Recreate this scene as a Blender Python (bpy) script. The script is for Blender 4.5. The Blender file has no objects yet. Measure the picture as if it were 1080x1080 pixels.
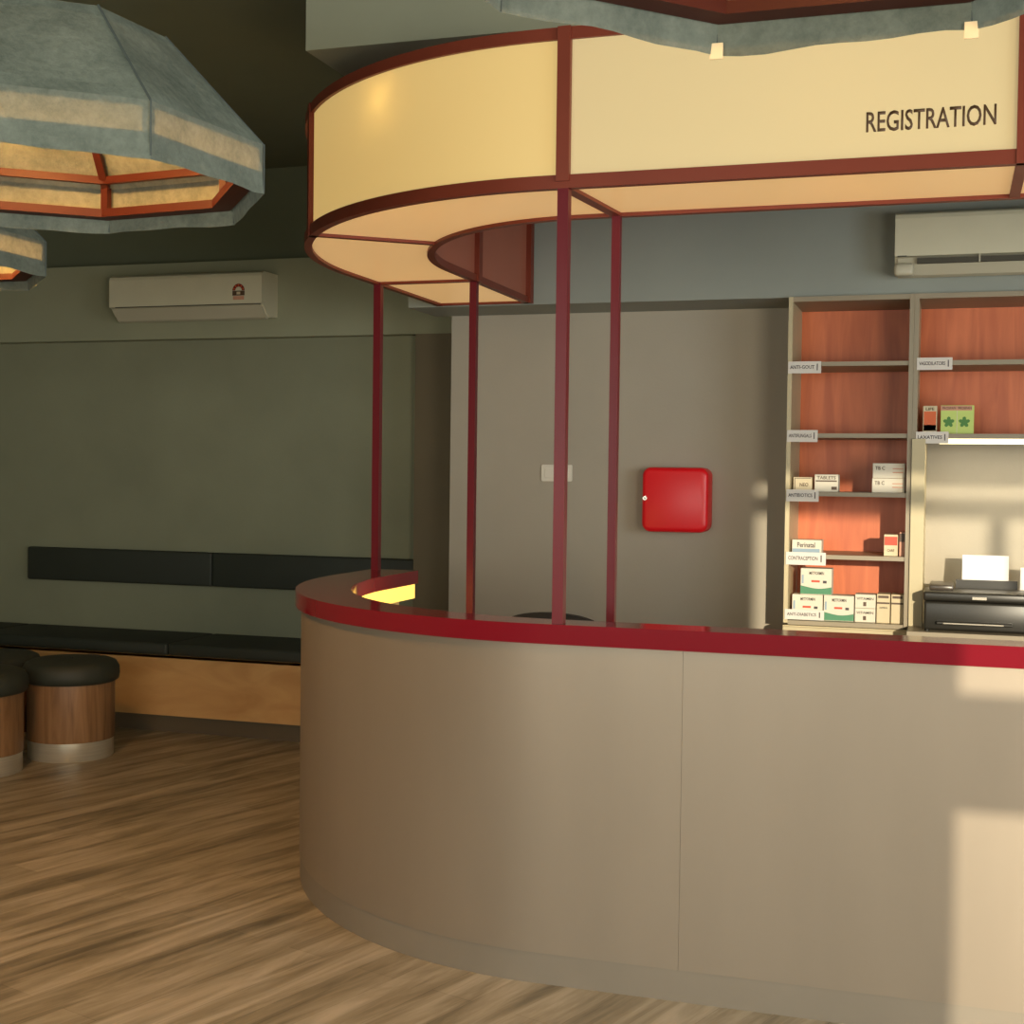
import bpy, bmesh, math, random
from mathutils import Vector, Matrix
random.seed(7)
PI = math.pi
C = bpy.context.scene.collection
SC = bpy.context.scene

# ------------------------------------------------------------------ camera
YAW, PITCH, ROLL, HCAM, FPX = 0.3109, -0.0281, 0.0125, 1.55, 1439.4
cy_, sy_ = math.cos(YAW), math.sin(YAW)
right = Vector((cy_, sy_, 0)); fwd0 = Vector((-sy_, cy_, 0)); up0 = Vector((0, 0, 1))
fwd = fwd0*math.cos(PITCH) + up0*math.sin(PITCH)
up = up0*math.cos(PITCH) - fwd0*math.sin(PITCH)
r2 = right*math.cos(ROLL) + up*math.sin(ROLL)
u2 = up*math.cos(ROLL) - right*math.sin(ROLL)
cam = bpy.data.cameras.new('camera'); camo = bpy.data.objects.new('camera', cam); C.objects.link(camo)
m3 = Matrix((r2, u2, -fwd)).transposed()
camo.matrix_world = Matrix.Translation((0, 0, HCAM)) @ m3.to_4x4()
cam.sensor_width = 36; cam.sensor_fit = 'HORIZONTAL'; cam.lens = FPX/1080*36; cam.clip_start = 0.05
SC.camera = camo

# ------------------------------------------------------------------ world, sun, daylight, exposure
w = bpy.data.worlds.new('world'); SC.world = w; w.use_nodes = True
bg = w.node_tree.nodes['Background']; bg.inputs[0].default_value = (0.72, 0.85, 0.95, 1); bg.inputs[1].default_value = 1.0
SUN_DIR = Vector((-0.32, 1.0, -0.13)).normalized()
sl = bpy.data.lights.new('sun', 'SUN'); sl.energy = 3.9; sl.color = (1.0, 0.87, 0.64); sl.angle = math.radians(0.5)
so = bpy.data.objects.new('sun', sl); C.objects.link(so); so.rotation_euler = SUN_DIR.to_track_quat('-Z', 'Y').to_euler()
so.location = (4, -6, 5)

def area(name, loc, aim, sx, sy, power, col):
    l = bpy.data.lights.new(name, 'AREA'); l.shape = 'RECTANGLE'; l.size = sx; l.size_y = sy; l.energy = power; l.color = col
    o = bpy.data.objects.new(name, l); C.objects.link(o); o.location = loc
    o.rotation_euler = (Vector(aim)).to_track_quat('-Z', 'Y').to_euler(); return o
area('daylight_front_window', (2.7, -1.45, 1.35), (-0.30, 1, -0.22), 1.7, 2.3, 170, (1.0, 0.88, 0.68))
area('daylight_side_window', (3.25, 2.3, 1.6), (-1, 0.25, 0.0), 2.2, 2.0, 110, (0.84, 0.93, 0.96))
area('front_fill_light', (-1.6, -1.45, 1.35), (0.02, 1, -0.30), 2.6, 2.3, 145, (0.95, 0.97, 0.86))  # added fill light; the front wall is closed here, no door

vs = SC.view_settings
SC.display_settings.display_device = 'sRGB'
vs.view_transform = 'Standard'; vs.look = 'None'; vs.exposure = 0.0; vs.gamma = 1.0; vs.use_curve_mapping = False

# ------------------------------------------------------------------ materials
def lin(c):
    return tuple(((x/255)/12.92 if x/255 <= 0.04045 else ((x/255+0.055)/1.055)**2.4) for x in c) + (1,)
def mat(name, col, rough=0.6, metal=0.0, spec=0.5, noise=0.0, nscale=8.0, bump=0.0, bscale=60.0, coat=0.0, stretch=(1, 1, 1), emit=None, estr=0.0):
    m = bpy.data.materials.new(name); m.use_nodes = True
    nt = m.node_tree; b = nt.nodes['Principled BSDF']
    c = lin(col)
    b.inputs['Base Color'].default_value = c; b.inputs['Roughness'].default_value = rough
    b.inputs['Metallic'].default_value = metal; b.inputs['Specular IOR Level'].default_value = spec
    b.inputs['Coat Weight'].default_value = coat
    if noise or bump:
        tc = nt.nodes.new('ShaderNodeTexCoord'); mp = nt.nodes.new('ShaderNodeMapping'); mp.inputs['Scale'].default_value = stretch
        nt.links.new(tc.outputs['Object'], mp.inputs['Vector'])
    if noise:
        n = nt.nodes.new('ShaderNodeTexNoise'); n.inputs['Scale'].default_value = nscale; n.inputs['Detail'].default_value = 5
        nt.links.new(mp.outputs[0], n.inputs['Vector'])
        r = nt.nodes.new('ShaderNodeValToRGB')
        r.color_ramp.elements[0].position = 0.3; r.color_ramp.elements[1].position = 0.7
        r.color_ramp.elements[0].color = tuple(max(0, x*(1-noise)) for x in c[:3]) + (1,)
        r.color_ramp.elements[1].color = tuple(min(1, x*(1+noise)) for x in c[:3]) + (1,)
        nt.links.new(n.outputs['Fac'], r.inputs['Fac']); nt.links.new(r.outputs[0], b.inputs['Base Color'])
    if bump:
        n2 = nt.nodes.new('ShaderNodeTexNoise'); n2.inputs['Scale'].default_value = bscale; n2.inputs['Detail'].default_value = 4
        nt.links.new(mp.outputs[0], n2.inputs['Vector'])
        bp = nt.nodes.new('ShaderNodeBump'); bp.inputs['Strength'].default_value = bump; bp.inputs['Distance'].default_value = 0.01
        nt.links.new(n2.outputs['Fac'], bp.inputs['Height']); nt.links.new(bp.outputs[0], b.inputs['Normal'])
    if emit:
        b.inputs['Emission Color'].default_value = lin(emit); b.inputs['Emission Strength'].default_value = estr
    return m

def felt_mat(name, tr):
    m = bpy.data.materials.new(name); m.use_nodes = True; nt = m.node_tree; nt.nodes.clear()
    out = nt.nodes.new('ShaderNodeOutputMaterial'); mix = nt.nodes.new('ShaderNodeMixShader'); d = nt.nodes.new('ShaderNodeBsdfDiffuse'); t = nt.nodes.new('ShaderNodeBsdfTranslucent')
    tc = nt.nodes.new('ShaderNodeTexCoord'); n = nt.nodes.new('ShaderNodeTexNoise'); n.inputs['Scale'].default_value = 45; n.inputs['Detail'].default_value = 8; n.inputs['Roughness'].default_value = .7
    n3 = nt.nodes.new('ShaderNodeTexNoise'); n3.inputs['Scale'].default_value = 6; n3.inputs['Detail'].default_value = 4
    r = nt.nodes.new('ShaderNodeValToRGB'); r.color_ramp.elements[0].position = .3; r.color_ramp.elements[1].position = .7
    r.color_ramp.elements[0].color = lin((90, 99, 93)); r.color_ramp.elements[1].color = lin((140, 148, 138))
    ad = nt.nodes.new('ShaderNodeMath'); ad.operation = 'ADD'; h = nt.nodes.new('ShaderNodeMath'); h.operation = 'MULTIPLY'; h.inputs[1].default_value = .5
    nt.links.new(tc.outputs['Object'], n.inputs['Vector']); nt.links.new(tc.outputs['Object'], n3.inputs['Vector'])
    nt.links.new(n.outputs['Fac'], ad.inputs[0]); nt.links.new(n3.outputs['Fac'], ad.inputs[1]); nt.links.new(ad.outputs[0], h.inputs[0])
    nt.links.new(h.outputs[0], r.inputs['Fac'])
    bp = nt.nodes.new('ShaderNodeBump'); bp.inputs['Strength'].default_value = .5; bp.inputs['Distance'].default_value = .01
    nt.links.new(ad.outputs[0], bp.inputs['Height']); nt.links.new(bp.outputs[0], d.inputs['Normal'])
    nt.links.new(r.outputs[0], d.inputs['Color']); nt.links.new(r.outputs[0], t.inputs['Color'])
    mix.inputs[0].default_value = tr
    nt.links.new(d.outputs[0], mix.inputs[1]); nt.links.new(t.outputs[0], mix.inputs[2]); nt.links.new(mix.outputs[0], out.inputs[0])
    return m

def floor_mat():
    m = bpy.data.materials.new('plank_floor'); m.use_nodes = True; nt = m.node_tree; b = nt.nodes['Principled BSDF']
    tc = nt.nodes.new('ShaderNodeTexCoord'); mp = nt.nodes.new('ShaderNodeMapping'); mp.inputs['Rotation'].default_value = (0, 0, math.radians(-72))
    nt.links.new(tc.outputs['Object'], mp.inputs['Vector'])
    br = nt.nodes.new('ShaderNodeTexBrick'); br.inputs['Scale'].default_value = 1.0; br.inputs['Brick Width'].default_value = 1.2; br.inputs['Row Height'].default_value = .15
    br.inputs['Mortar Size'].default_value = .0012; br.inputs['Color1'].default_value = (.30, .30, .30, 1); br.inputs['Color2'].default_value = (.62, .62, .62, 1); br.inputs['Mortar'].default_value = (.18, .18, .18, 1)
    br.inputs['Bias'].default_value = 0; br.offset = .37
    nt.links.new(mp.outputs[0], br.inputs['Vector'])
    mp2 = nt.nodes.new('ShaderNodeMapping'); mp2.inputs['Scale'].default_value = (.8, 7, 1); nt.links.new(mp.outputs[0], mp2.inputs['Vector'])
    n = nt.nodes.new('ShaderNodeTexNoise'); n.inputs['Scale'].default_value = 1.7; n.inputs['Detail'].default_value = 7; n.inputs['Roughness'].default_value = .62; n.inputs['Distortion'].default_value = .6
    nt.links.new(mp2.outputs[0], n.inputs['Vector'])
    mx = nt.nodes.new('ShaderNodeMath'); mx.operation = 'MULTIPLY_ADD'; mx.inputs[1].default_value = .32; nt.links.new(br.outputs['Color'], mx.inputs[0]); nt.links.new(n.outputs['Fac'], mx.inputs[2])
    r = nt.nodes.new('ShaderNodeValToRGB'); e = r.color_ramp.elements
    e[0].position = .46; e[0].color = lin((100, 92, 75)); e[1].position = .84; e[1].color = lin((184, 173, 153))
    k = e.new(.62); k.color = lin((144, 133, 111))
    nt.links.new(mx.outputs[0], r.inputs['Fac']); nt.links.new(r.outputs[0], b.inputs['Base Color'])
    b.inputs['Roughness'].default_value = .42
    bp = nt.nodes.new('ShaderNodeBump'); bp.inputs['Strength'].default_value = .15; bp.inputs['Distance'].default_value = .004
    nt.links.new(n.outputs['Fac'], bp.inputs['Height']); nt.links.new(bp.outputs[0], b.inputs['Normal'])
    return m

def wood_mat(name, c1, c2, scale=3.0, stretch=(9, 9, .7), rough=.5, coat=0.0):
    m = bpy.data.materials.new(name); m.use_nodes = True; nt = m.node_tree; b = nt.nodes['Principled BSDF']
    tc = nt.nodes.new('ShaderNodeTexCoord'); mp = nt.nodes.new('ShaderNodeMapping'); mp.inputs['Scale'].default_value = stretch
    n = nt.nodes.new('ShaderNodeTexNoise'); n.inputs['Scale'].default_value = scale; n.inputs['Detail'].default_value = 6; n.inputs['Distortion'].default_value = .8
    r = nt.nodes.new('ShaderNodeValToRGB'); r.color_ramp.elements[0].position = .32; r.color_ramp.elements[1].position = .7
    r.color_ramp.elements[0].color = lin(c1); r.color_ramp.elements[1].color = lin(c2)
    nt.links.new(tc.outputs['Object'], mp.inputs['Vector']); nt.links.new(mp.outputs[0], n.inputs['Vector']); nt.links.new(n.outputs['Fac'], r.inputs['Fac'])
    nt.links.new(r.outputs[0], b.inputs['Base Color']); b.inputs['Roughness'].default_value = rough; b.inputs['Coat Weight'].default_value = coat
    return m

def acrylic(name, col, emit, estr):
    m = bpy.data.materials.new(name); m.use_nodes = True; nt = m.node_tree; b = nt.nodes['Principled BSDF']; out = nt.nodes['Material Output']
    b.inputs['Base Color'].default_value = lin(col); b.inputs['Roughness'].default_value = .28
    b.inputs['Emission Color'].default_value = lin(emit); b.inputs['Emission Strength'].default_value = estr
    t = nt.nodes.new('ShaderNodeBsdfTranslucent'); t.inputs['Color'].default_value = lin(col)
    mix = nt.nodes.new('ShaderNodeMixShader'); mix.inputs[0].default_value = .35
    nt.links.new(b.outputs[0], mix.inputs[1]); nt.links.new(t.outputs[0], mix.inputs[2]); nt.links.new(mix.outputs[0], out.inputs[0])
    return m

M = {}
M['floor'] = floor_mat()
M['wall_dark'] = mat('grey_green_wall', (137, 138, 114), .85, noise=.07, nscale=2.2, bump=.08, bscale=90)
M['wall_pale'] = mat('warm_grey_wall', (172, 164, 149), .8, noise=.04, nscale=2.0, bump=.06, bscale=90)
M['bulk_dark'] = mat('bulkhead_green_grey', (154, 155, 130), .85, noise=.05, nscale=2)
M['bulk'] = mat('bulkhead_grey', (150, 155, 148), .85, noise=.05, nscale=2)
M['pier'] = mat('pier_brown_grey', (118, 108, 88), .85, noise=.05, nscale=2)
M['black_paint'] = mat('charcoal_paint', (104, 109, 88), .9, noise=.08, nscale=1.5)
M['beam'] = mat('beam_grey', (158, 160, 140), .85, noise=.05, nscale=2)
M['base'] = mat('baseboard_brown', (92, 80, 62), .6)
M['laminate'] = mat('pewter_laminate', (146, 134, 119), .42, metal=.4, spec=.5, noise=.05, nscale=3, stretch=(1.2, 1.2, .25))
M['kick'] = mat('pewter_kick', (136, 127, 114), .45, metal=.25, noise=.05, nscale=3)
M['crimson'] = mat('crimson_gloss', (118, 22, 34), .1, spec=.35)
M['frame'] = mat('glow_tinted_steel', (124, 56, 40), .4, spec=.25, noise=.06, nscale=5)  # red steel of the posts, browned in its colour for the canopy glow
M['post'] = mat('maroon_steel', (104, 28, 36), .34, spec=.22)
M['lamp_frame'] = mat('brick_red_steel', (66, 27, 18), .5, spec=.2, noise=.06, nscale=5)
M['seam'] = mat('seam_thread', (84, 92, 90), .9)
M['lamp_led'] = mat('lamp_led', (255, 210, 140), .5, emit=(255, 176, 84), estr=6)
M['fascia'] = acrylic('lit_acrylic_amber', (206, 186, 138), (234, 204, 132), .68)
M['fascia2'] = acrylic('lit_acrylic_cream', (206, 190, 150), (232, 210, 158), .53)
M['soffit'] = acrylic('lit_acrylic_soffit', (230, 205, 160), (234, 200, 142), .52)
M['inner_brown'] = mat('red_brown_panel', (176, 104, 82), .5, noise=.04, nscale=3)
M['ink'] = mat('brown_vinyl', (84, 58, 34), .6)
M['desk'] = wood_mat('desk_cream', (196, 176, 136), (214, 196, 160), rough=.4)
M['felt'] = felt_mat('grey_felt', .25); M['felt_thick'] = felt_mat('thick_grey_felt', .012)
M['bulb'] = mat('warm_bulb', (255, 220, 160), .4, emit=(255, 196, 110), estr=4)
M['black_metal'] = mat('black_metal', (26, 25, 22), .4, metal=.3)
M['tape'] = mat('masking_tape', (236, 214, 176), .7)
M['ac_white'] = mat('ac_ivory', (214, 208, 182), .4, noise=.02)
M['ac_flap'] = mat('ac_flap_ivory', (196, 190, 168), .4)
M['ac_dark'] = mat('ac_slot', (70, 66, 54), .6)
M['cushion'] = mat('charcoal_vinyl', (46, 50, 42), .62, noise=.06, nscale=4, bump=.1, bscale=200)
M['ply'] = wood_mat('maple_ply', (186, 142, 88), (210, 168, 112), scale=2.0, stretch=(1.2, 1.2, 3.5), rough=.5)
M['stool_wood'] = wood_mat('walnut_veneer', (112, 80, 52), (158, 120, 84), scale=2.6, stretch=(8, 8, .7), rough=.42)
M['steel'] = mat('brushed_steel', (206, 200, 184), .32, metal=.6, noise=.08, nscale=4, stretch=(1, 1, 40))
M['white_plate'] = mat('switch_white', (226, 220, 206), .35)
M['red'] = mat('red_enamel', (236, 22, 34), .35, spec=.5)
M['red_dark'] = mat('dark_red_seam', (120, 6, 14), .5)
M['cab_edge'] = mat('cabinet_taupe', (150, 138, 116), .45, noise=.03)
M['cab_cream'] = mat('cabinet_cream', (192, 178, 142), .45, noise=.03)
M['cab_orange'] = wood_mat('cherry_back', (188, 92, 50), (216, 116, 68), scale=2.2, stretch=(7, 7, .8), rough=.45)
M['card'] = mat('white_card', (218, 212, 204), .6)
M['card_ink'] = mat('card_ink', (70, 62, 66), .6)
M['box_white'] = mat('carton_white', (214, 206, 188), .5)
M['box_cream'] = mat('carton_cream', (208, 192, 158), .5)
M['box_green'] = mat('carton_green', (70, 132, 96), .5)
M['box_blue'] = mat('carton_blue', (138, 160, 176), .5)
M['box_orange'] = mat('carton_orange', (214, 96, 40), .5)
M['box_lime'] = mat('carton_lime', (196, 216, 116), .5)
M['leaf'] = mat('leaf_print', (66, 128, 50), .5)
M['box_brown'] = mat('carton_brown', (86, 64, 48), .5)
M['box_redband'] = mat('carton_red', (196, 72, 44), .5)
M['box_pink'] = mat('carton_pink', (206, 150, 124), .5)
M['printer'] = mat('printer_black', (40, 38, 33), .35, spec=.5)
M['printer_lid'] = mat('printer_lid_grey', (70, 62, 54), .3)
M['chrome'] = mat('silver_trim', (214, 208, 196), .25, metal=1.0)
M['paper'] = mat('white_paper', (244, 240, 234), .6)
M['chair'] = mat('black_mesh', (24, 22, 20), .6)
M['led'] = mat('led_diffuser', (255, 244, 210), .5, emit=(255, 236, 186), estr=2.2)
M['led_amber'] = mat('led_amber', (255, 220, 120), .5, emit=(255, 210, 96), estr=1.4)

# ------------------------------------------------------------------ helpers
def nb(): return bmesh.new()
def quad_box(bm, x0, x1, y0, y1, z0, z1, bev=0.0, seg=2, mi=0):
    vs_ = [bm.verts.new(p) for p in ((x0, y0, z0), (x1, y0, z0), (x1, y1, z0), (x0, y1, z0), (x0, y0, z1), (x1, y0, z1), (x1, y1, z1), (x0, y1, z1))]
    fs = [bm.faces.new([vs_[i] for i in f]) for f in ((0, 3, 2, 1), (4, 5, 6, 7), (0, 1, 5, 4), (1, 2, 6, 5), (2, 3, 7, 6), (3, 0, 4, 7))]
    for f in fs: f.material_index = mi
    if bev:
        es = list({e for f in fs for e in f.edges})
        bmesh.ops.bevel(bm, geom=es, offset=bev, segments=seg, affect='EDGES', profile=.5)
    return fs
def box(*a, **k):
    bm = nb(); quad_box(bm, *a, **k); return bm
def add_bar(bm, a, b, w_, h_=None, upv=(0, 0, 1)):
    h_ = h_ or w_; a = Vector(a); b = Vector(b); d = (b-a).normalized(); s = d.cross(Vector(upv))
    if s.length < 1e-4: s = d.cross(Vector((1, 0, 0)))
    s.normalize(); t = s.cross(d).normalized()
    q = [(-w_/2, -h_/2), (w_/2, -h_/2), (w_/2, h_/2), (-w_/2, h_/2)]
    A = [bm.verts.new(a+s*x+t*y) for x, y in q]; B = [bm.verts.new(b+s*x+t*y) for x, y in q]
    bm.faces.new(A[::-1]); bm.faces.new(B)
    for i in range(4): bm.faces.new((A[i], A[(i+1) % 4], B[(i+1) % 4], B[i]))
def add_lathe(bm, prof, cx=0, cy=0, n=48, a0=0.0):
    rings = []
    for r, z in prof:
        if r < 1e-5: rings.append([bm.verts.new((cx, cy, z))])
        else: rings.append([bm.verts.new((cx+r*math.cos(a0+2*PI*i/n), cy+r*math.sin(a0+2*PI*i/n), z)) for i in range(n)])
    for A, B in zip(rings[:-1], rings[1:]):
        for i in range(n):
            j = (i+1) % n
            if len(A) == 1 and len(B) == 1: continue
            if len(A) == 1: bm.faces.new((A[0], B[j], B[i]))
            elif len(B) == 1: bm.faces.new((A[i], A[j], B[0]))
            else: bm.faces.new((A[i], A[j], B[j], B[i]))
def prism_xz(bm, pts, y0, y1):
    """polygon in the x-z plane given thickness along y"""
    A = [bm.verts.new((x, y0, z)) for x, z in pts]; B = [bm.verts.new((x, y1, z)) for x, z in pts]
    bm.faces.new(A); bm.faces.new(B[::-1])
    for i in range(len(pts)):
        j = (i+1) % len(pts); bm.faces.new((A[j], A[i], B[i], B[j]))
def prism_yz(bm, pts, x0, x1):
    A = [bm.verts.new((x0, y, z)) for y, z in pts]; B = [bm.verts.new((x1, y, z)) for y, z in pts]
    bm.faces.new(A[::-1]); bm.faces.new(B)
    for i in range(len(pts)):
        j = (i+1) % len(pts); bm.faces.new((A[i], A[j], B[j], B[i]))
BASE = {}
def obj(name, bm, material, parent=None, base=None, smooth=False, angle=35):
    bmesh.ops.recalc_face_normals(bm, faces=bm.faces)
    me = bpy.data.meshes.new(name)
    b = Vector(base) if base is not None else (BASE[parent.name] if parent else Vector((0, 0, 0)))
    bm.transform(Matrix.Translation(-b)); bm.to_mesh(me); bm.free()
    for mm in (material if isinstance(material, (list, tuple)) else [material]): me.materials.append(mm)
    o = bpy.data.objects.new(name, me); C.objects.link(o)
    BASE[o.name] = b
    if parent: o.parent = parent
    else: o.location = b
    if smooth:
        for p in me.polygons: p.use_smooth = True
        try: me.set_sharp_from_angle(angle=math.radians(angle))
        except Exception: pass
    return o
def thing(name, label, cat, loc, group=None):
    o = bpy.data.objects.new(name, None); C.objects.link(o); o.location = loc; o.empty_display_size = .1
    BASE[o.name] = Vector(loc); o['label'] = label; o['category'] = cat
    if group: o['group'] = group
    return o
def tag(o, label, cat, group=None):
    o['label'] = label; o['category'] = cat
    if group: o['group'] = group
    return o
def struct(name, bm, m, smooth=False):
    o = obj(name, bm, m, smooth=smooth); o['kind'] = 'structure'; return o
def dup(root, loc, label, rotz=0, group=None):
    r = root.copy(); C.objects.link(r); r.location = loc; r.rotation_euler = (0, 0, rotz); r['label'] = label
    if group: r['group'] = group
    for ch in list(root.children):
        c = ch.copy(); C.objects.link(c); c.parent = r
        for g in list(ch.children):
            d = g.copy(); C.objects.link(d); d.parent = c
    return r
def text(name, s, width, height, x, y, z, m, parent, depth=.0006, align='LEFT'):
    """lettering facing -y, fitted to width and height, lower-left corner at x, z"""
    cu = bpy.data.curves.new('lettering_curve', 'FONT'); cu.body = s; cu.size = 1; cu.extrude = 0; cu.offset = .012; cu.resolution_u = 3
    t = bpy.data.objects.new('lettering_curve', cu); C.objects.link(t)
    dg = bpy.context.evaluated_depsgraph_get(); dg.update()
    me0 = bpy.data.meshes.new_from_object(t.evaluated_get(dg))
    bpy.data.objects.remove(t); bpy.data.curves.remove(cu)
    bm = nb(); bm.from_mesh(me0); bpy.data.meshes.remove(me0)
    xs = [v.co.x for v in bm.verts]; ys = [v.co.y for v in bm.verts]
    sx = width/(max(xs)-min(xs)); sy = height/(max(ys)-min(ys)); x0 = min(xs); y0 = min(ys)
    for v in bm.verts: v.co = Vector((x+(v.co.x-x0)*sx, y, z+(v.co.y-y0)*sy))
    g = bmesh.ops.extrude_face_region(bm, geom=list(bm.faces))
    for v in [q for q in g['geom'] if isinstance(q, bmesh.types.BMVert)]: v.co.y -= depth
    return obj(name, bm, m, parent)

# plan curve shared by counter and canopy: straight front, quarter ellipse, straight arm to the back
N0, CU, RY, RX = 3.9421, -1.1691, 1.4984, 1.3584
CN = N0 + RY
def PT(p, off):
    k, v = p
    if k == 's': return (v, N0-off)
    if k == 't': return (CU-(RX+off)*math.sin(v), CN-(RY+off)*math.cos(v))
    return (CU-RX-off, v)
def seq(a, b):
    """parameters from a to b; order s(high u) .. s(CU) t(0..90) e(n)"""
    order = {'s': 0, 't': 1, 'e': 2}; out = [a]
    if a[0] == 's' and b[0] != 's': out.append(('t', 0.0))
    if order[a[0]] <= 1 <= order[b[0]] and not (a[0] == 's' and b[0] == 's'):
        t0 = a[1] if a[0] == 't' else 0.0; t1 = b[1] if b[0] == 't' else PI/2
        n = max(2, int((t1-t0)/math.radians(2.5)))
        for i in range(1, n+1): out.append(('t', t0+(t1-t0)*i/n))
    if b[0] != 't': out.append(b)
    res = [out[0]]
    for q in out[1:]:
        p1 = PT(q, 0); p0 = PT(res[-1], 0)
        if math.hypot(p1[0]-p0[0], p1[1]-p0[1]) > 1e-4: res.append(q)
    return res
def strip(bm, a, b, o0, o1, z0, z1):
    ps = seq(a, b); R = []
    for p in ps:
        x0, y0 = PT(p, o0); x1, y1 = PT(p, o1(p) if callable(o1) else o1)
        R.append([bm.verts.new(c) for c in ((x0, y0, z0), (x0, y0, z1), (x1, y1, z1), (x1, y1, z0))])
    for A, B in zip(R[:-1], R[1:]):
        for i in range(4):
            j = (i+1) % 4; bm.faces.new((A[i], A[j], B[j], B[i]))
    bm.faces.new(R[0]); bm.faces.new(R[-1][::-1])
def strip_bm(*a):
    bm = nb(); strip(bm, *a); return bm

# ------------------------------------------------------------------ the room
UL, UR, NF, NB_, CEIL = -6.6, 3.4, -1.6, 7.55, 3.4
NICHE = 6.98
struct('floor', box(UL-.2, UR+.2, NF-.2, NB_+.2, -.1, 0), M['floor'])
struct('ceiling', box(UL-.2, UR+.2, NF-.2, NB_+.2, CEIL, CEIL+.1), M['black_paint'])
struct('wall_left', box(UL-.2, UL, NF-.2, NB_+.2, 0, CEIL), M['wall_dark'])
struct('wall_back', box(UL, -2.6, NB_, NB_+.2, 0, 2.5), M['wall_dark'])
struct('wall_above', box(UL, -2.6, NB_, NB_+.2, 2.5, CEIL), M['black_paint'])
struct('trim_1', box(UL, -2.6, 7.45, NB_, 2.36, 2.83), M['bulk_dark'])
struct('trim_2', box(-3.0, -2.6, 7.45, NB_, 0, 2.36), M['pier'])
struct('wall_niche', box(-2.6, UR, NICHE, NB_+.2, 0, CEIL), M['wall_pale'])
struct('trim_3', box(-2.69, UR, 6.577, NICHE, 2.40, CEIL), M['bulk'])
struct('trim_4', box(-2.15, UR, 4.30, 5.0, 3.0, CEIL), M['beam'])
# right wall with a side window opening
bm = nb(); quad_box(bm, UR, UR+.2, NF-.2, 1.0, 0, CEIL); quad_box(bm, UR, UR+.2, 3.6, NB_+.2, 0, CEIL)
quad_box(bm, UR, UR+.2, 1.0, 3.6, 0, .6); quad_box(bm, UR, UR+.2, 1.0, 3.6, 2.65, CEIL)
struct('wall_right', bm, M['wall_pale'])
# front wall, the sunlit opening on its right
bm = nb(); quad_box(bm, UL, 1.806, NF-.2, NF, 0, CEIL); quad_box(bm, 1.806, UR, NF-.2, NF, 2.645, CEIL)
struct('wall_front', bm, M['wall_pale'])
bm = nb(); quad_box(bm, 1.806, UR, NF-.12, NF-.06, 2.485, 2.585); quad_box(bm, 1.806, UR, NF-.12, NF-.06, 1.37, 1.69)
quad_box(bm, 2.95, 3.02, NF-.12, NF-.06, 0, 2.485)
struct('window_1', bm, M['black_metal'])
bm = nb(); quad_box(bm, UR+.06, UR+.12, 1.0, 1.06, .6, 2.65); quad_box(bm, UR+.06, UR+.12, 3.54, 3.6, .6, 2.65); quad_box(bm, UR+.06, UR+.12, 2.27, 2.33, .6, 2.65)
struct('window_2', bm, M['black_metal'])

# ------------------------------------------------------------------ reception counter
END = 5.83
ctr = thing('reception_counter', 'curved pewter grey reception counter standing on the wood floor', 'counter', (-.9, 4.2, 0))
SEAM = ('s', -.737)
obj('front_panel', strip_bm(('s', 2.2), ('s', -.735), 0, -.02, .095, 1.04), M['laminate'], ctr)
obj('front_panel', strip_bm(('s', -.7358), ('e', END), 0, -.02, .095, 1.04), M['laminate'], ctr, smooth=True)
obj('kick_plate', strip_bm(('s', 2.2), ('e', END), -.003, -.02, 0, .095), M['kick'], ctr, smooth=True)
obj('inner_panel', strip_bm(('s', 2.2), ('e', END), -.10, -.112, 0, 1.04), M['desk'], ctr, smooth=True)
obj('core', strip_bm(('s', 2.2), ('e', END-.001), -.02, -.10, 0, 1.035), M['kick'], ctr, smooth=True)
obj('desk_shelf', strip_bm(('s', 2.2), ('e', END+.12), -.112, -.66, .71, .74), M['desk'], ctr, smooth=True)
obj('light_strip', strip_bm(('t', math.radians(63)), ('e', END-.002), -.178, -.19, .972, 1.039), M['led_amber'], ctr, smooth=True)
bm = nb(); strip(bm, ('s', 2.2), ('e', END), .0225, lambda p: -.122 if p[0] == 's' else (-.205 if p[0] == 'e' else -.122-.083*min(1, p[1]/math.radians(75))), 1.04, 1.10)
bmesh.ops.bevel(bm, geom=[e for e in bm.edges if len(e.link_faces) == 2 and e.calc_face_angle(0) > 1.0], offset=.004, segments=2, affect='EDGES')
tp = obj('countertop', bm, M['crimson'], base=(-.9, 3.85, 1.04), smooth=True)
tag(tp, 'glossy crimson countertop ledge along the curved reception counter', 'countertop')

l = bpy.data.lights.new('counter_strip_light', 'POINT'); l.energy = 2.5; l.color = (1, .62, .22); l.shadow_soft_size = .05
o = bpy.data.objects.new('counter_strip_light', l); C.objects.link(o); o.parent = ctr; o.location = Vector((-2.12, 5.2, .95))-BASE[ctr.name]
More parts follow.
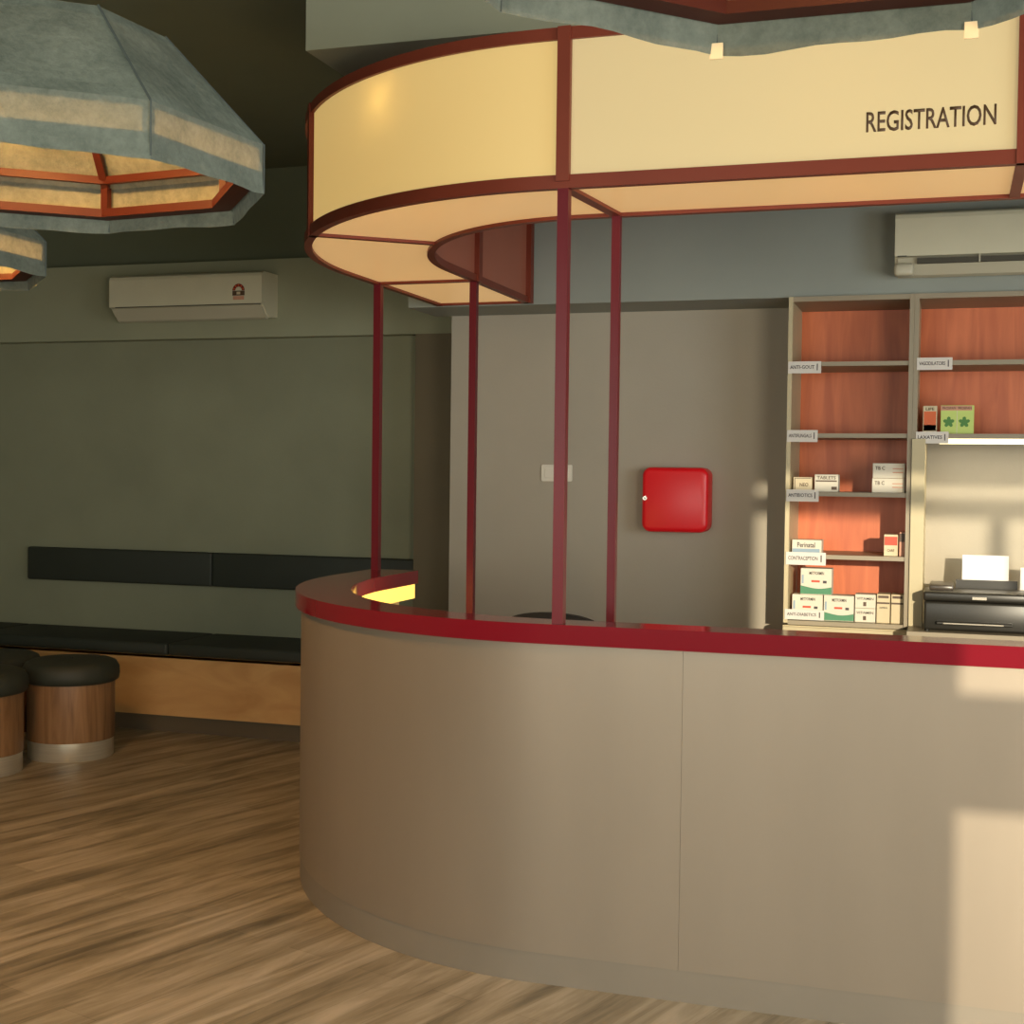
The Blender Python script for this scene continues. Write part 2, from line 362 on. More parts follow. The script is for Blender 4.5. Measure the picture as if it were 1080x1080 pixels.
# ------------------------------------------------------------------ illuminated canopy
ZB, ZT, CW, CE = 2.403, 2.88, .503, 6.573
T1 = math.radians(52)
can = thing('illuminated_canopy', 'curved backlit cream canopy with red brown frame above the reception counter', 'canopy', (-.9, 4.2, 1.10))
segs = [(('s', 2.2), ('s', .165), 'fascia2'), (('s', .165), ('s', -1.12), 'fascia2'), (('s', -1.12), ('t', T1), 'fascia'), (('t', T1), ('e', 5.77), 'fascia'), (('e', 5.77), ('e', CE), 'fascia')]
pan = []
for a, b, k in segs:
    pan.append(obj('fascia_panel', strip_bm(a, b, -.012, -.018, ZB+.02, ZT-.02), M[k], can, smooth=True))
    obj('soffit_panel', strip_bm(a, b, -.02, -CW+.015, ZB+.012, ZB+.018), M['soffit'], can, smooth=True)
    obj('inner_panel', strip_bm(a, b, -CW+.018, -CW+.012, ZB+.01, ZT-.02), M['inner_brown'], can, smooth=True)
    obj('top_panel', strip_bm(a, b, -.02, -CW+.015, ZT-.012, ZT-.006), M['inner_brown'], can, smooth=True)
full = (('s', 2.2), ('e', CE))
for nm, o0, o1, z0, z1 in (('bottom_rail', 0, -.03, ZB, ZB+.04), ('top_rail', 0, -.03, ZT-.036, ZT), ('inner_bottom_rail', -CW+.03, -CW, ZB, ZB+.03), ('inner_top_rail', -CW+.03, -CW, ZT-.03, ZT)):
    obj(nm, strip_bm(*full, o0, o1, z0, z1), M['frame'], can, smooth=True)
def cross(p, q, wd=.03):
    bm = nb(); a = PT(p, -.015); b = PT(q, -CW+.015); add_bar(bm, (a[0], a[1], ZB+.012), (b[0], b[1], ZB+.012), wd, .022); obj('cross_bar', bm, M['frame'], can)
cross(('s', .165), ('s', .165)); cross(('s', -1.12), ('s', -1.07), .036); cross(('t', T1), ('t', T1)); cross(('e', 5.77), ('e', 5.77), .03); cross(('e', CE-.015), ('e', CE-.015), .026)
def upright(p, off, z0, z1, nm, wd=.04, mt='post'):
    x, y = PT(p, off); k, v = p
    bm = nb()
    if k == 't':
        t = Vector((-RX*math.cos(v), RY*math.sin(v), 0)).normalized(); nrm = Vector((t.y, -t.x, 0))
        add_bar(bm, (x, y, z0), (x, y, z1), wd, wd, upv=nrm)
    else: quad_box(bm, x-wd/2, x+wd/2, y-wd/2, y+wd/2, z0, z1)
    return obj(nm, bm, M[mt], can)
upright(('s', -1.12), -.018, 1.10, ZB+.02, 'post', .034); upright(('s', -1.12), -.010, ZB+.02, ZT, 'mullion', .040, 'frame')
upright(('s', -1.07), -CW+.02, .74, ZB+.02, 'post', .028); upright(('s', -1.07), -CW+.012, ZB+.02, ZT, 'mullion', .04, 'frame')
upright(('e', 5.77), -.02, 1.10, ZB+.02, 'post', .034); upright(('e', 5.77), -.012, ZB+.02, ZT, 'mullion', .04, 'frame')
upright(('e', 5.77), -CW+.02, .74, ZB+.02, 'post', .032); upright(('e', 5.77), -CW+.012, ZB, ZT, 'mullion', .046, 'frame')
upright(('s', .165), -.010, ZB, ZT, 'mullion', .03, 'frame'); upright(('t', T1), -.012, ZB, ZT, 'mullion', .036, 'frame')
upright(('e', CE-.03), -CW+.012, ZB, ZT, 'mullion', .05, 'frame')
text('lettering', 'REGISTRATION', .343, .057, -.246, N0+.012, 2.514, M['ink'], pan[1], depth=.001)
for nm, p, off, z, pw in (('canopy_lamp', ('t', math.radians(28)), -.08, 2.765, 1.9), ('canopy_lamp', ('s', -.3), -.25, 2.66, 1.2), ('canopy_lamp', ('e', 5.6), -.25, 2.66, .8)):
    x, y = PT(p, off); l = bpy.data.lights.new(nm, 'POINT'); l.energy = pw; l.color = (1, .93, .72); l.shadow_soft_size = .03
    o = bpy.data.objects.new(nm, l); C.objects.link(o); o.parent = can; o.location = Vector((x, y, z))-BASE[can.name]

# ------------------------------------------------------------------ felt pendant lamps
def pendant(loc, label, seed, bottom=0.0, power=42, rot=0.0, wave=.5, group='felt pendant lamps'):
    rnd = random.Random(seed); X, Y, Z = loc
    t = thing('pendant_lamp', label, 'pendant lamp', loc, group)
    R, K, ZS, ZA = .538, .566, .12, .37
    A = [PI/8+PI/4*k+math.radians(rot) for k in range(8)]
    V = [(math.cos(a), math.sin(a)) for a in A]
    nsub = 10
    def ringpts(r, z, jit=0):
        o = []
        for k in range(8):
            for i in range(nsub):
                f = i/nsub; x = V[k][0]*(1-f)+V[(k+1) % 8][0]*f; y = V[k][1]*(1-f)+V[(k+1) % 8][1]*f
                o.append((x*r, y*r, z))
        return o
    def wav(i): return wave*(.006*math.sin(i*.42+seed)+.003*math.sin(i*1.3+2*seed))
    bm = nb()
    rows = [ringpts(R+.004, 0), ringpts(R, .04), ringpts(R, ZS)]
    rows[0] = [(x, y, -bottom+wav(i)+(.012 if i % nsub in (0,) else 0)*0) for i, (x, y, z) in enumerate(rows[0])]
    rr = [[bm.verts.new((X+x, Y+y, Z+z)) for x, y, z in row] for row in rows]
    for Aq, Bq in zip(rr[:-1], rr[1:]):
        for i in range(len(Aq)):
            j = (i+1) % len(Aq); bm.faces.new((Aq[i], Aq[j], Bq[j], Bq[i]))
    sk = obj('felt_skirt', bm, M['felt'], t)
    bm = nb()
    rows = []
    for f in (0, .12, .3, .5, .7, .85, 1):
        rw = ringpts(R*(1-f)+R*K*f, ZS+(ZA-ZS)*f)
        if 0 < f < 1: rw = [(x*(1+.012*math.sin(i*.62+seed+f*4)), y*(1+.012*math.sin(i*.62+seed+f*4)), z) if i % nsub else (x, y, z) for i, (x, y, z) in enumerate(rw)]
        rows.append(rw)
    rr = [[bm.verts.new((X+x, Y+y, Z+z)) for x, y, z in row] for row in rows]
    for Aq, Bq in zip(rr[:-1], rr[1:]):
        for i in range(len(Aq)):
            j = (i+1) % len(Aq); bm.faces.new((Aq[i], Aq[j], Bq[j], Bq[i]))
    c = bm.verts.new((X, Y, Z+ZA+.01))
    for i in range(len(rr[-1])): bm.faces.new((rr[-1][i], rr[-1][(i+1) % len(rr[-1])], c))
    ho = obj('felt_hood', bm, M['felt_thick'], t)
    # seams of the felt panels
    for k in range(8):
        bm = nb(); x, y = V[k]
        add_bar(bm, (X+x*(R+.003), Y+y*(R+.003), Z-bottom+.004), (X+x*(R+.003), Y+y*(R+.003), Z+ZS), .003)
        add_bar(bm, (X+x*(R+.001), Y+y*(R+.001), Z+ZS), (X+x*(R*K+.001), Y+y*(R*K+.001), Z+ZA+.001), .004)
        obj('seam', bm, M['seam'], ho)
    RZ = .034
    def ring(nm, r, z, wd, hg, mt='lamp_frame'):
        bm = nb()
        lo = [[bm.verts.new((X+x*(r+dw), Y+y*(r+dw), Z+z+dz)) for x, y in V] for dw, dz in ((0, 0), (-wd, 0), (-wd, hg), (0, hg))]
        for q in range(4):
            P_, Q_ = lo[q], lo[(q+1) % 4]
            for i in range(8):
                j = (i+1) % 8; bm.faces.new((P_[i], P_[j], Q_[j], Q_[i]))
        return obj(nm, bm, M[mt], t)
    ring('frame_ring', R-.008, RZ, .055, .022); ring('led_strip', R-.012, RZ+.022, .010, .004, 'lamp_led'); ring('frame_ring', R-.034, ZS+.006, .018, .02); ring('frame_ring', R*K-.008, ZA-.03, .02, .02)
    for k in range(8):
        x, y = V[k]; bm = nb()
        add_bar(bm, (X+x*(R-.026), Y+y*(R-.026), Z+RZ+.02), (X+x*(R-.026), Y+y*(R-.026), Z+ZS), .02)
        add_bar(bm, (X+x*(R-.026), Y+y*(R-.026), Z+ZS), (X+x*(R*K-.02), Y+y*(R*K-.02), Z+ZA-.02), .02)
        obj('rib', bm, M['lamp_frame'], t)
    bm = nb(); add_lathe(bm, [(0, Z+ZA+.012), (.04, Z+ZA+.012), (.04, Z+ZA+.03), (.006, Z+ZA+.04), (.006, CEIL-.03), (.06, CEIL-.03), (.06, CEIL-.001), (0, CEIL-.001)], X, Y, 20)
    obj('cable', bm, M['black_metal'], t, smooth=True)
    bm = nb(); add_lathe(bm, [(0, Z+.325), (.012, Z+.327), (.024, Z+.337), (.02, Z+.345), (.016, Z+.35), (.018, Z+ZA), (0, Z+ZA)], X, Y, 20)
    obj('bulb', bm, M['bulb'], t, smooth=True)
    l = bpy.data.lights.new('pendant_bulb_light', 'POINT'); l.energy = power; l.color = (1, .47, .13); l.shadow_soft_size = .04
    o = bpy.data.objects.new('pendant_bulb_light', l); C.objects.link(o); o.parent = t; o.location = (0, 0, .315)
    return t, V, R
pendant((-2.08, 2.755, 2.2), 'large grey felt octagonal pendant lamp hanging at upper left', 1, rot=-6)
pendant((-3.45, 3.75, 2.2), 'grey felt pendant lamp half cut off, lowest at left edge', 2, power=72)
pr, V8, R8 = pendant((-.19, 1.85, 2.285), 'near grey felt pendant lamp cropped by the top edge', 3, power=9, bottom=.012, wave=.9)
for k in (1, 2):
    bm = nb(); x, y = V8[k]
    px, py = -.19+x*(R8+.002), 1.85+y*(R8+.002)
    quad_box(bm, px-.011, px+.011, py-.007, py-.004, 2.262, 2.289); obj('tape_clip', bm, M['tape'], pr)

# ------------------------------------------------------------------ back wall: air conditioner, bench, backrest, stools
def ac(loc, x0, x1, nb_, nf, z0, z1, label):
    t = thing('air_conditioner', label, 'air conditioner', loc)
    h = z1-z0; d = nb_-nf
    bm = nb(); prism_yz(bm, [(nb_, z0+.02), (nb_, z1), (nf+.03, z1), (nf+.006, z1-.012), (nf, z1-.03), (nf, z0+.30*h), (nf+.02, z0+.30*h-.002), (nf+.06, z0+.04), (nf+.10, z0+.012)], x0, x1)
    cs = obj('casing', bm, M['ac_white'], t)
    bm = nb(); prism_yz(bm, [(nf+.001, z0+.285*h), (nf+.012, z0+.27*h), (nf+.075, z0+.008), (nf+.10, z0), (nf+.11, z0+.008), (nf+.06, z0+.05), (nf+.02, z0+.28*h)], x0+.012, x1-.012)
    obj('louvre_flap', bm, M['ac_flap'], t)
    return t, cs
t, cs = ac((-4.42, 7.45, 2.45), -4.945, -3.90, 7.45, 7.25, 2.455, 2.732, 'ivory air conditioner on the dark bulkhead above the bench')
bm = nb(); quad_box(bm, -4.90, -3.905, 7.246, 7.252, 2.534, 2.539); obj('panel_gap', bm, M['ac_dark'], cs)
# energy label: a red arch over a dark band
lx, lz, ly = -4.053, 2.618, 7.249
bm = nb(); pts = [(lx+.040*math.cos(a), lz+.040*math.sin(a)) for a in [PI*i/14 for i in range(15)]]+[(lx+.022*math.cos(a), lz+.022*math.sin(a)) for a in [PI*i/14 for i in range(14, -1, -1)]]
prism_xz(bm, pts, ly-.001, ly+.001); sb = obj('energy_label', bm, M['red_dark'], cs)
bm = nb(); quad_box(bm, lx-.040, lx+.040, ly-.001, ly+.001, lz-.03, lz-.002); obj('label_band', bm, M['box_brown'], sb)
for k in range(5):
    bm = nb(); a = PI*(k+.5)/5; cx, cz = lx+.031*math.cos(a), lz+.031*math.sin(a)
    prism_xz(bm, [(cx+(.008 if i % 2 == 0 else .0035)*math.cos(PI/2+i*PI/5), cz+(.008 if i % 2 == 0 else .0035)*math.sin(PI/2+i*PI/5)) for i in range(10)], ly-.0016, ly-.001)
    obj('star', bm, M['box_orange'], sb)
bm = nb(); quad_box(bm, lx-.036, lx+.036, ly-.001, ly+.001, lz-.055, lz-.033); obj('label_footer', bm, M['box_pink'], sb)
bm = nb(); quad_box(bm, lx-.012, lx+.012, ly-.0016, ly-.001, lz-.024, lz-.008); obj('label_mark', bm, M['box_cream'], sb)

bench = thing('bench', 'long plywood fronted bench with black cushion under the dark wall', 'bench', (-4.5, 7.2, 0))
obj('front_panel', box(UL+.01, -3.01, 7.0, 7.02, .10, .455), M['ply'], bench)
obj('seat_board', box(UL+.01, -3.01, 7.0, 7.54, .44, .456), M['ply'], bench)
obj('kick_board', box(UL+.01, -3.01, 7.03, 7.05, 0, .10), M['base'], bench)
xs = [UL+.01, -5.72, -4.36, -3.01]
for a, b in zip(xs[:-1], xs[1:]):
    obj('seat_cushion', box(a+.002, b-.002, 6.985, 7.535, .457, .53, bev=.018, seg=3), M['cushion'], bench, smooth=True)
wb = thing('backrest_pad', 'long black padded backrest strip on the dark wall over the bench', 'backrest', (-4.35, 7.50, .83))
for a, b in zip([-5.72, -4.36], [-4.36, -3.01]):
    obj('pad', box(a+.0015, b-.0015, 7.485, 7.546, .825, 1.035, bev=.012, seg=3), M['cushion'], wb, smooth=True)

def stool(loc, label):
    X, Y, Z = loc; t = thing('stool', label, 'stool', loc, 'round wooden stools by the bench')
    bm = nb(); add_lathe(bm, [(r*.865, z) for r, z in [(0, .0), (.255, 0), (.258, .004), (.258, .098), (.255, .10), (0, .10)]], X, Y, 64); obj('base_ring', bm, M['steel'], t, smooth=True)
    bm = nb(); add_lathe(bm, [(r*.865, z) for r, z in [(0, .10), (.262, .10), (.264, .104), (.264, .405), (0, .405)]], X, Y, 64); obj('drum', bm, M['stool_wood'], t, smooth=True)
    bm = nb(); add_lathe(bm, [(r*.865, z) for r, z in [(0, .405), (.27, .405), (.288, .415), (.293, .445), (.29, .48), (.272, .507), (.24, .52), (.12, .525), (0, .525)]], X, Y, 64)
    cu = obj('cushion', bm, M['cushion'], t, smooth=True, angle=50)
    bm = nb(); add_lathe(bm, [(r*.865, z) for r, z in [(0, .524), (.012, .526), (.012, .529), (0, .531)]], X, Y, 16); obj('button', bm, M['cushion'], cu, smooth=True)
    return t
s1 = stool((-4.505, 6.27, 0), 'round dark wood stool with black cushion, rightmost beside the bench')
dup(s1, (-4.70, 5.755, 0), 'round wood stool cut by the left edge, nearest of the three', 1.1)
dup(s1, (-5.03, 6.30, 0), 'round stool at left edge, mostly hidden behind the nearest stool', 2.3)

# ------------------------------------------------------------------ niche wall fittings
sw = thing('wall_switch', 'white double wall switch plate on the grey wall behind the posts', 'switch', (-1.985, NICHE, 1.51))
def rounded(x0, x1, z0, z1, r, n=6):
    p = []
    for cx, cz, a0 in ((x1-r, z1-r, 0), (x0+r, z1-r, PI/2), (x0+r, z0+r, PI), (x1-r, z0+r, 1.5*PI)):
        for i in range(n+1): p.append((cx+r*math.cos(a0+PI/2*i/n), cz+r*math.sin(a0+PI/2*i/n)))
    return p
bm = nb(); prism_xz(bm, rounded(-2.078, -1.91, 1.512, 1.60, .008), NICHE-.01, NICHE); obj('plate', bm, M['white_plate'], sw)
for a, b in ((-2.06, -2.0), (-1.99, -1.928)):
    obj('rocker', box(a, b, NICHE-.014, NICHE-.009, 1.53, 1.582, bev=.002), M['white_plate'], sw)

fa = thing('first_aid_cabinet', 'bright red rounded metal box mounted on the grey wall', 'wall cabinet', (-1.35, NICHE, 1.265))
def rbox(x0, x1, z0, z1, r, yb, yf, e=.018):
    bm = nb(); rows = []
    for y, ins in ((yb, 0), (yf+e, 0), (yf+e*.5, e*.13), (yf+e*.15, e*.5), (yf, e)):
        rows.append([bm.verts.new((x, y, z)) for x, z in rounded(x0+ins, x1-ins, z0+ins, z1-ins, max(r-ins, .004), 8)])
    for A, B in zip(rows[:-1], rows[1:]):
        for i in range(len(A)):
            j = (i+1) % len(A); bm.faces.new((A[i], A[j], B[j], B[i]))
    bm.faces.new(rows[0][::-1]); bm.faces.new(rows[-1]); return bm
obj('body', rbox(-1.505, -1.165, 1.262, 1.592, .045, NICHE, 6.885, .006), M['red'], fa, smooth=True)
dr = obj('door', rbox(-1.505, -1.165, 1.262, 1.592, .045, 6.882, 6.845, .022), M['red'], fa, smooth=True)
bm = nb(); prism_xz(bm, [(-1.486+.011*math.cos(a*PI/8), 1.434+.011*math.sin(a*PI/8)) for a in range(16)], 6.835, 6.86); lk = obj('lock', bm, M['chrome'], dr)
bm = nb(); quad_box(bm, -1.4875, -1.4845, 6.8335, 6.836, 1.428, 1.440); obj('keyhole', bm, M['black_metal'], lk)

# right-hand air conditioner
t, cs = ac((.16, 6.577, 2.47), -.262, .60, 6.577, 6.39, 2.462, 2.745, 'white air conditioner above the orange shelves, cut by right edge')
obj('air_slot', box(-.165, .57, 6.384, 6.41, 2.512, 2.535), M['ac_dark'], cs)
bm = nb(); add_bar(bm, (.10, 6.382, 2.510), (.10, 6.382, 2.545), .008, .006); obj('slot_divider', bm, M['ac_flap'], cs)
obj('end_cap', box(-.264, -.178, 6.378, 6.46, 2.460, 2.515, bev=.016, seg=3), M['ac_flap'], cs, smooth=True)
obj('logo_mark', box(-.25, -.21, 6.3885, 6.391, 2.545, 2.549), M['ac_dark'], cs)

# ------------------------------------------------------------------ medicine shelves
CF, CB = 6.545, 6.97
L0, L1, R1 = -.745, -.155, 1.6
shl = thing('medicine_shelf', 'tall open medicine shelf with orange wooden back, left bay', 'shelf', (-.45, 6.75, .86))
obj('side_panel', box(L0, L0+.02, CF, CB, .86, 2.398), M['cab_cream'], shl)
obj('side_panel', box(L1-.04, L1-.02, CF, CB, .86, 2.398), M['cab_cream'], shl)
obj('edge_strip', box(L1-.041, L1-.0205, CF-.004, CF, .86, 2.398), M['cab_edge'], shl)
obj('top_panel', box(L0+.02, L1-.04, CF, CB, 2.375, 2.398), M['cab_edge'], shl)
obj('back_panel', box(L0+.02, L1-.04, CB-.012, CB, .86, 2.375), M['cab_orange'], shl)
LZ = [2.092, 1.757, 1.482, 1.187, .872]
for z in LZ:
    obj('shelf_board', box(L0+.02, L1-.04, CF+.005, CB-.012, z-.02, z), M['cab_edge'], shl)
shr = thing('medicine_cupboard', 'open wall shelf with orange wooden back above the printer', 'shelf', (.6, 6.75, 1.73))
obj('side_panel', box(L1-.0195, L1, CF, CB, 1.735, 2.398), M['cab_cream'], shr)
obj('side_panel', box(R1, R1+.02, CF, CB, 1.735, 2.398), M['cab_cream'], shr)
obj('edge_strip', box(L1-.0195, L1+.001, CF-.004, CF, 1.735, 2.398), M['cab_edge'], shr)
obj('top_panel', box(L1, R1, CF, CB, 2.375, 2.398), M['cab_edge'], shr)
obj('back_panel', box(L1, R1, CB-.012, CB, 1.757, 2.375), M['cab_orange'], shr)
for z in (2.092, 1.757): obj('shelf_board', box(L1, R1, CF+.005, CB-.012, z-.022, z), M['cab_edge'], shr)
obj('light_strip', box(L1+.10, R1-.05, CF+.03, CF+.09, 1.712, 1.735), M['led'], shr)
l = bpy.data.lights.new('shelf_strip_light', 'AREA'); l.shape = 'RECTANGLE'; l.size = 1.6; l.size_y = .05; l.energy = 5; l.color = (1, .86, .58)
o = bpy.data.objects.new('shelf_strip_light', l); C.objects.link(o); o.parent = shr; o.location = Vector((.72, CF+.06, 1.708))-BASE[shr.name]
wk = thing('work_cupboard', 'low cream cupboard with worktop carrying the black printer', 'cupboard', (.6, 6.75, 0))
obj('divider_panel', box(L1-.019, L1+.04, CF-.02, CB, .872, 1.733), M['cab_cream'], wk)
obj('back_panel', box(L1+.04, R1, CB-.012, CB, .872, 1.733), M['wall_pale'], wk)
obj('worktop', box(L1-.019, R1+.02, 6.30, CB, .845, .871), M['cab_edge'], wk)
obj('body', box(L1-.019, R1+.02, 6.33, CB, .08, .845), M['cab_cream'], wk)
obj('plinth', box(L1-.019, R1+.02, 6.37, CB, 0, .08), M['base'], wk)
for a, b in ((-.17, .42), (.424, 1.01), (1.014, 1.61)):
    d_ = obj('door', box(a, b, 6.31, 6.33, .09, .84), M['cab_cream'], wk)
    obj('handle', box(b-.06, b-.045, 6.295, 6.31, .60, .74), M['chrome'], d_)
lw = thing('base_cupboard', 'low cream cupboard under the left medicine shelf', 'cupboard', (-.45, 6.75, 0))
obj('body', box(L0, L1-.02, 6.53, CB, .08, .85), M['cab_cream'], lw)
obj('plinth', box(L0, L1-.02, 6.56, CB, 0, .08), M['base'], lw)
obj('door', box(L0+.003, L1-.023, 6.51, 6.53, .09, .845), M['cab_cream'], lw)

# handwritten-size shelf cards
def card(parent, x0, x1, z0, z1, s):
    c_ = obj('shelf_card', box(x0, x1, CF-.008, CF-.0055, z0, z1), M['card'], parent)
    wd = x1-x0; hh = z1-z0
    text('lettering', s, wd*.74, hh*.30, x0+wd*.06, CF-.0082, z0+hh*.38, M['card_ink'], c_)
    bm = nb(); quad_box(bm, x0+wd*.87, x0+wd*.90, CF-.0088, CF-.0082, z0+hh*.25, z0+hh*.80); obj('bar_mark', bm, M['card_ink'], c_)
card(shl, -.742, -.59, 2.038, 2.094, 'ANTI-GOUT'); card(shl, -.742, -.60, 1.716, 1.772, 'ANTIFUNGALS')
card(shl, -.740, -.59, 1.436, 1.492, 'ANTIBIOTICS'); card(shl, -.737, -.552, 1.137, 1.197, 'CONTRACEPTION'); card(shl, -.738, -.555, .878, .926, 'ANTI-DIABETICS')
card(shr, -.160, -.005, 2.048, 2.104, 'VASODILATORS'); card(shr, -.158, -.015, 1.712, 1.766, 'LAXATIVES')

# medicine boxes on the shelves
def carton(x0, x1, z0, z1, label, bands, words, m='box_white', yf=6.60, d=.10, group='medicine boxes on the shelves'):
    o = obj('medicine_box', box(x0, x1, yf, yf+d, z0, z1, bev=.0015, seg=1), M[m], base=((x0+x1)/2, yf+d/2, z0))
    tag(o, label, 'medicine box', group)
    wd, hh = x1-x0, z1-z0
    for a, b, c, d_, mm in bands:
        obj('printed_band', box(x0+wd*a, x0+wd*b, yf-.0008, yf+.0002, z0+hh*c, z0+hh*d_), M[mm], o)
    for s, a, b, c, d_, mm in words:
        text('lettering', s, wd*(b-a), hh*(d_-c), x0+wd*a, yf-.0009, z0+hh*c, M[mm], o, depth=.0004)
    return o
F3, F4, F5 = 1.4825, 1.1875, .8725
carton(-.715, -.628, F3, 1.551, 'cream carton on third shelf, left of the banded carton', [(.06, .94, .08, .12, 'box_brown'), (.06, .94, .9, .94, 'box_brown'), (.06, .10, .08, .94, 'box_brown')], [('NEO', .35, .8, .35, .6, 'box_brown')], 'box_cream')
carton(-.616, -.507, F3, 1.565, 'white carton with dark band, second from left on third shelf', [(.05, .95, .58, .66, 'box_brown'), (.72, .95, .12, .3, 'box_brown')], [('TABLETS', .1, .9, .72, .9, 'box_brown')])
carton(-.352, -.205, F3, 1.550, 'pale pink white carton at right of third shelf, under another', [(.62, .95, .35, .42, 'box_pink'), (.62, .95, .6, .66, 'box_pink')], [('TB C', .08, .38, .55, .8, 'box_brown')])
carton(-.350, -.205, 1.551, 1.620, 'pale pink white carton stacked on top, right of third shelf', [(.62, .95, .35, .42, 'box_pink'), (.62, .95, .6, .66, 'box_pink')], [('TB C', .08, .38, .55, .8, 'box_brown')])
carton(-.716, -.578, F4, 1.253, 'white and blue carton alone at left of fourth shelf', [(.02, .94, .04, .36, 'box_blue')], [('Perinatal', .18, .78, .45, .82, 'card_ink')])
carton(-.293, -.230, F4, 1.288, 'orange and white carton at right of fourth shelf', [(.04, .96, .5, .9, 'box_redband')], [('CARE', .25, .75, .2, .32, 'box_brown')], 'box_cream')
carton(-.224, -.199, F4, 1.300, 'narrow pinkish carton beside shelf side, right of orange carton', [(.05, .95, .6, .95, 'box_brown')], [], 'box_pink')
gb = [(.0, 1, .03, .28, 'box_green')]
def gcarton(x0, x1, z0, z1, label):
    o = carton(x0, x1, z0, z1, label, [(.35, .62, .47, .55, 'box_redband'), (.72, .84, .44, .54, 'card_ink'), (.04, .10, .42, .75, 'box_blue')], [('METFORMIN', .28, .75, .76, .88, 'card_ink')])
    wd, hh = x1-x0, z1-z0; bm = nb()
    top = [(x0+wd*(1-i/12), z0+hh*(.30-.07*math.sin(i/12*PI*1.2))) for i in range(13)]
    prism_xz(bm, top+[(x0, z0+hh*.02), (x1, z0+hh*.02)], 6.5990, 6.6002); obj('printed_wave', bm, M['box_green'], o)
    return o
gcarton(-.711, -.568, F5, .993, 'white green wave carton at far left of bottom shelf, under another')
gcarton(-.563, -.424, F5, .993, 'white green wave carton, second from left on bottom shelf')
gcarton(-.673, -.528, .994, 1.118, 'white green wave carton stacked on top, bottom shelf')
for k, (a, b, zz) in enumerate(((-.419, -.325, F5), (-.419, -.325, F5+.066))):
    carton(a, b, zz, zz+.065, ['plain cream carton in middle of bottom shelf, lower of two stacked', 'plain cream carton in middle of bottom shelf, upper of two stacked'][k], [(.4, .55, .15, .45, 'box_brown')], [('VITAMIN', .08, .9, .6, .78, 'card_ink')])
carton(-.320, -.260, F5, 1.008, 'slim cream carton with dark bands, left of the pair at bottom right', [(.02, .98, .66, .72, 'box_brown'), (.1, .9, .86, .95, 'box_brown')], [('ASPIRIN', .2, .8, .5, .56, 'card_ink')], 'box_cream')
carton(-.255, -.199, F5, 1.008, 'slim cream carton with dark bands, last at bottom right', [(.02, .98, .66, .72, 'box_brown'), (.1, .9, .86, .95, 'box_brown')], [], 'box_cream')
carton(-.130, -.068, 1.7575, 1.887, 'orange carton on right shelf beside the green leaf carton', [(.06, .94, .12, .80, 'box_orange'), (.06, .94, .12, .32, 'box_redband')], [('LIFE', .2, .8, .84, .94, 'box_brown')], 'box_cream')
o = carton(-.052, .094, 1.7575, 1.889, 'lime green leaf carton on right shelf beside the orange carton', [(.0, .94, .82, .98, 'box_pink'), (.485, .5, 0, .82, 'box_white')], [('PROSPAN', .05, .45, .86, .95, 'box_brown'), ('PROSPAN', .52, .92, .86, .95, 'box_brown')], 'box_lime')
for cx in (-.016, .052):
    bm = nb(); pts = []
    for i in range(20):
        a = PI/2+i*2*PI/20; r = .026*(.55+.45*abs(math.cos(2.5*(a-PI/2))))
        pts.append((cx+r*math.cos(a), 1.812+r*math.sin(a)))
    prism_xz(bm, pts, 6.5988, 6.6002); obj('leaf_print', bm, M['leaf'], o)

# ------------------------------------------------------------------ printer and paper
pr = thing('printer', 'black inkjet printer on the worktop below the lit shelf', 'printer', (.15, 6.55, .871))
obj('body', box(-.105, .42, 6.36, 6.72, .876, 1.005, bev=.012, seg=3), M['printer'], pr, smooth=True)
obj('lid', box(-.108, .423, 6.355, 6.64, 1.007, 1.048, bev=.010, seg=3), M['printer'], pr, smooth=True)
obj('scan_cover', box(-.085, .02, 6.46, 6.70, 1.046, 1.072, bev=.008, seg=2), M['printer_lid'], pr, smooth=True)
bm = nb(); quad_box(bm, .03, .30, 6.655, 6.665, 1.0, 1.085); obj('paper_rest', bm, M['printer'], pr)
obj('output_tray', box(-.05, .27, 6.335, 6.40, .905, .918, bev=.004), M['printer'], pr)
obj('tray_highlight', box(-.02, .232, 6.333, 6.336, .908, .913), M['chrome'], pr)  # silver strip drawn as the highlight line along the tray slot
obj('control_panel', box(.10, .16, 6.3535, 6.356, 1.018, 1.03), M['chrome'], pr)
bm = nb()
for a in (-.09, .40):
    for b in (6.38, 6.70): add_lathe(bm, [(0, .871), (.012, .871), (.012, .878), (0, .878)], a, b, 12)
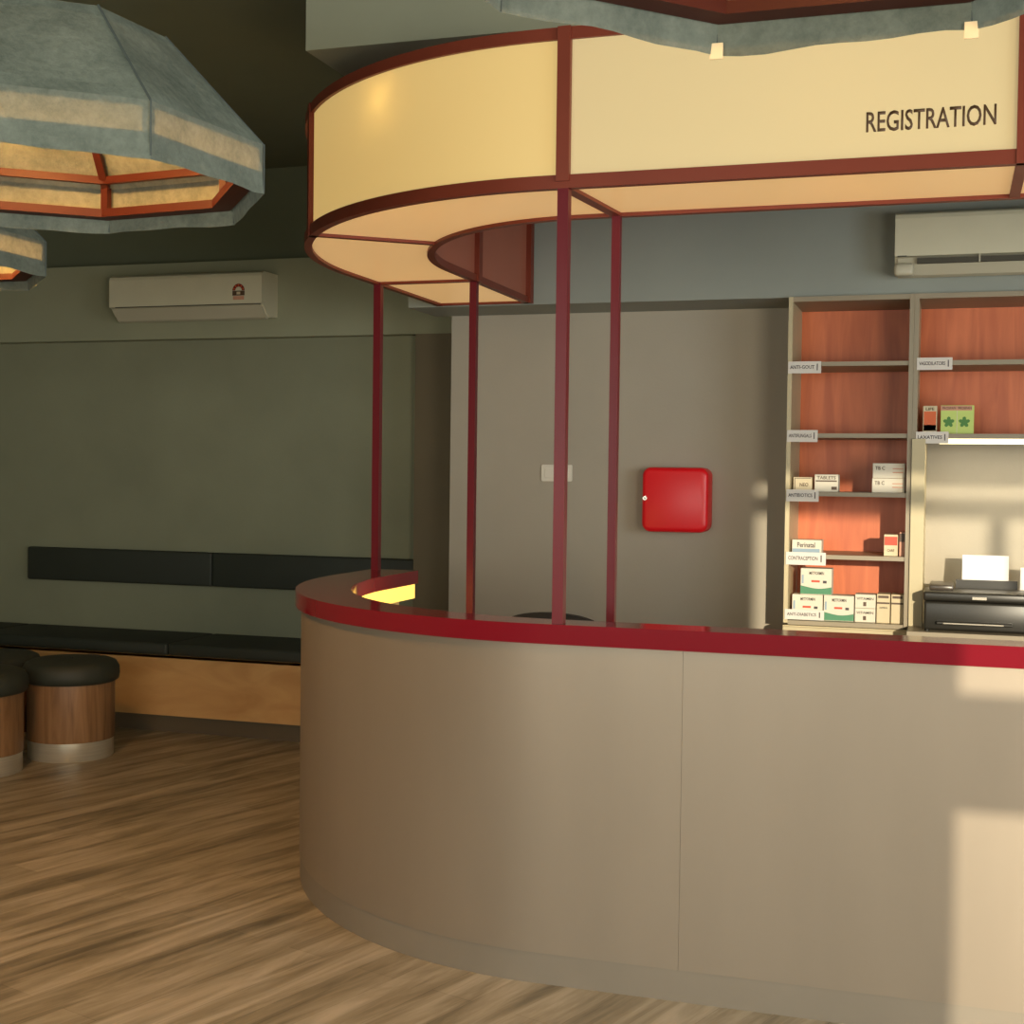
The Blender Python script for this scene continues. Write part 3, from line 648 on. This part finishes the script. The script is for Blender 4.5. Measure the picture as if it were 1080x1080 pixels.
obj('feet', bm, M['black_metal'], pr)
bm = nb(); quad_box(bm, .058, .262, -.0015, .0015, 0, .165)
bm.transform(Matrix.Translation((0, 6.685, 1.035)) @ Matrix.Rotation(math.radians(-12), 4, 'X'))
pp = obj('paper_sheet', bm, M['paper'], base=(.16, 6.685, 1.035)); tag(pp, 'white paper sheet standing up in the feed of black printer', 'paper')
bm = nb(); quad_box(bm, .318, .42, 6.80, 6.803, .872, 1.14); o = obj('paper_sheet', bm, M['paper'], base=(.37, 6.80, .872))
tag(o, 'white paper edge at the right border behind the printer', 'paper')

# ------------------------------------------------------------------ office chair behind the counter
ch = thing('office_chair', 'black office chair behind the counter, only backrest top showing', 'office chair', (-1.54, 5.15, 0))
bm = nb(); pts = []
for i in range(17):
    a = PI*i/16; pts.append((-1.55+.21*math.cos(a), (.925+.058*math.sin(a))))
pts += [(-1.75, .62), (-1.70, .56), (-1.40, .56), (-1.35, .62)]
prism_xz(bm, pts, 5.34, 5.38); obj('backrest', bm, M['chair'], ch)
obj('seat', box(-1.79, -1.31, 4.90, 5.36, .44, .51, bev=.03, seg=3), M['chair'], ch, smooth=True)
bm = nb(); add_bar(bm, (-1.55, 5.37, .60), (-1.55, 5.42, .45), .05, .012); add_bar(bm, (-1.55, 5.42, .45), (-1.55, 5.15, .43), .05, .012); obj('back_bracket', bm, M['black_metal'], ch)
bm = nb(); add_lathe(bm, [(0, .10), (.03, .10), (.03, .28), (.02, .28), (.02, .44), (0, .44)], -1.55, 5.13, 20); obj('gas_column', bm, M['black_metal'], ch, smooth=True)
for k in range(5):
    a = 2*PI*k/5+.3; x, y = -1.55+.28*math.cos(a), 5.13+.28*math.sin(a)
    bm = nb(); add_bar(bm, (-1.55, 5.13, .12), (x, y, .075), .04, .025); lg = obj('base_leg', bm, M['black_metal'], ch)
    bm = nb(); add_lathe(bm, [(0, 0), (.02, .004), (.028, .028), (.02, .052), (.008, .056), (.008, .075), (0, .075)], x, y, 16); obj('caster', bm, M['black_metal'], lg, smooth=True)
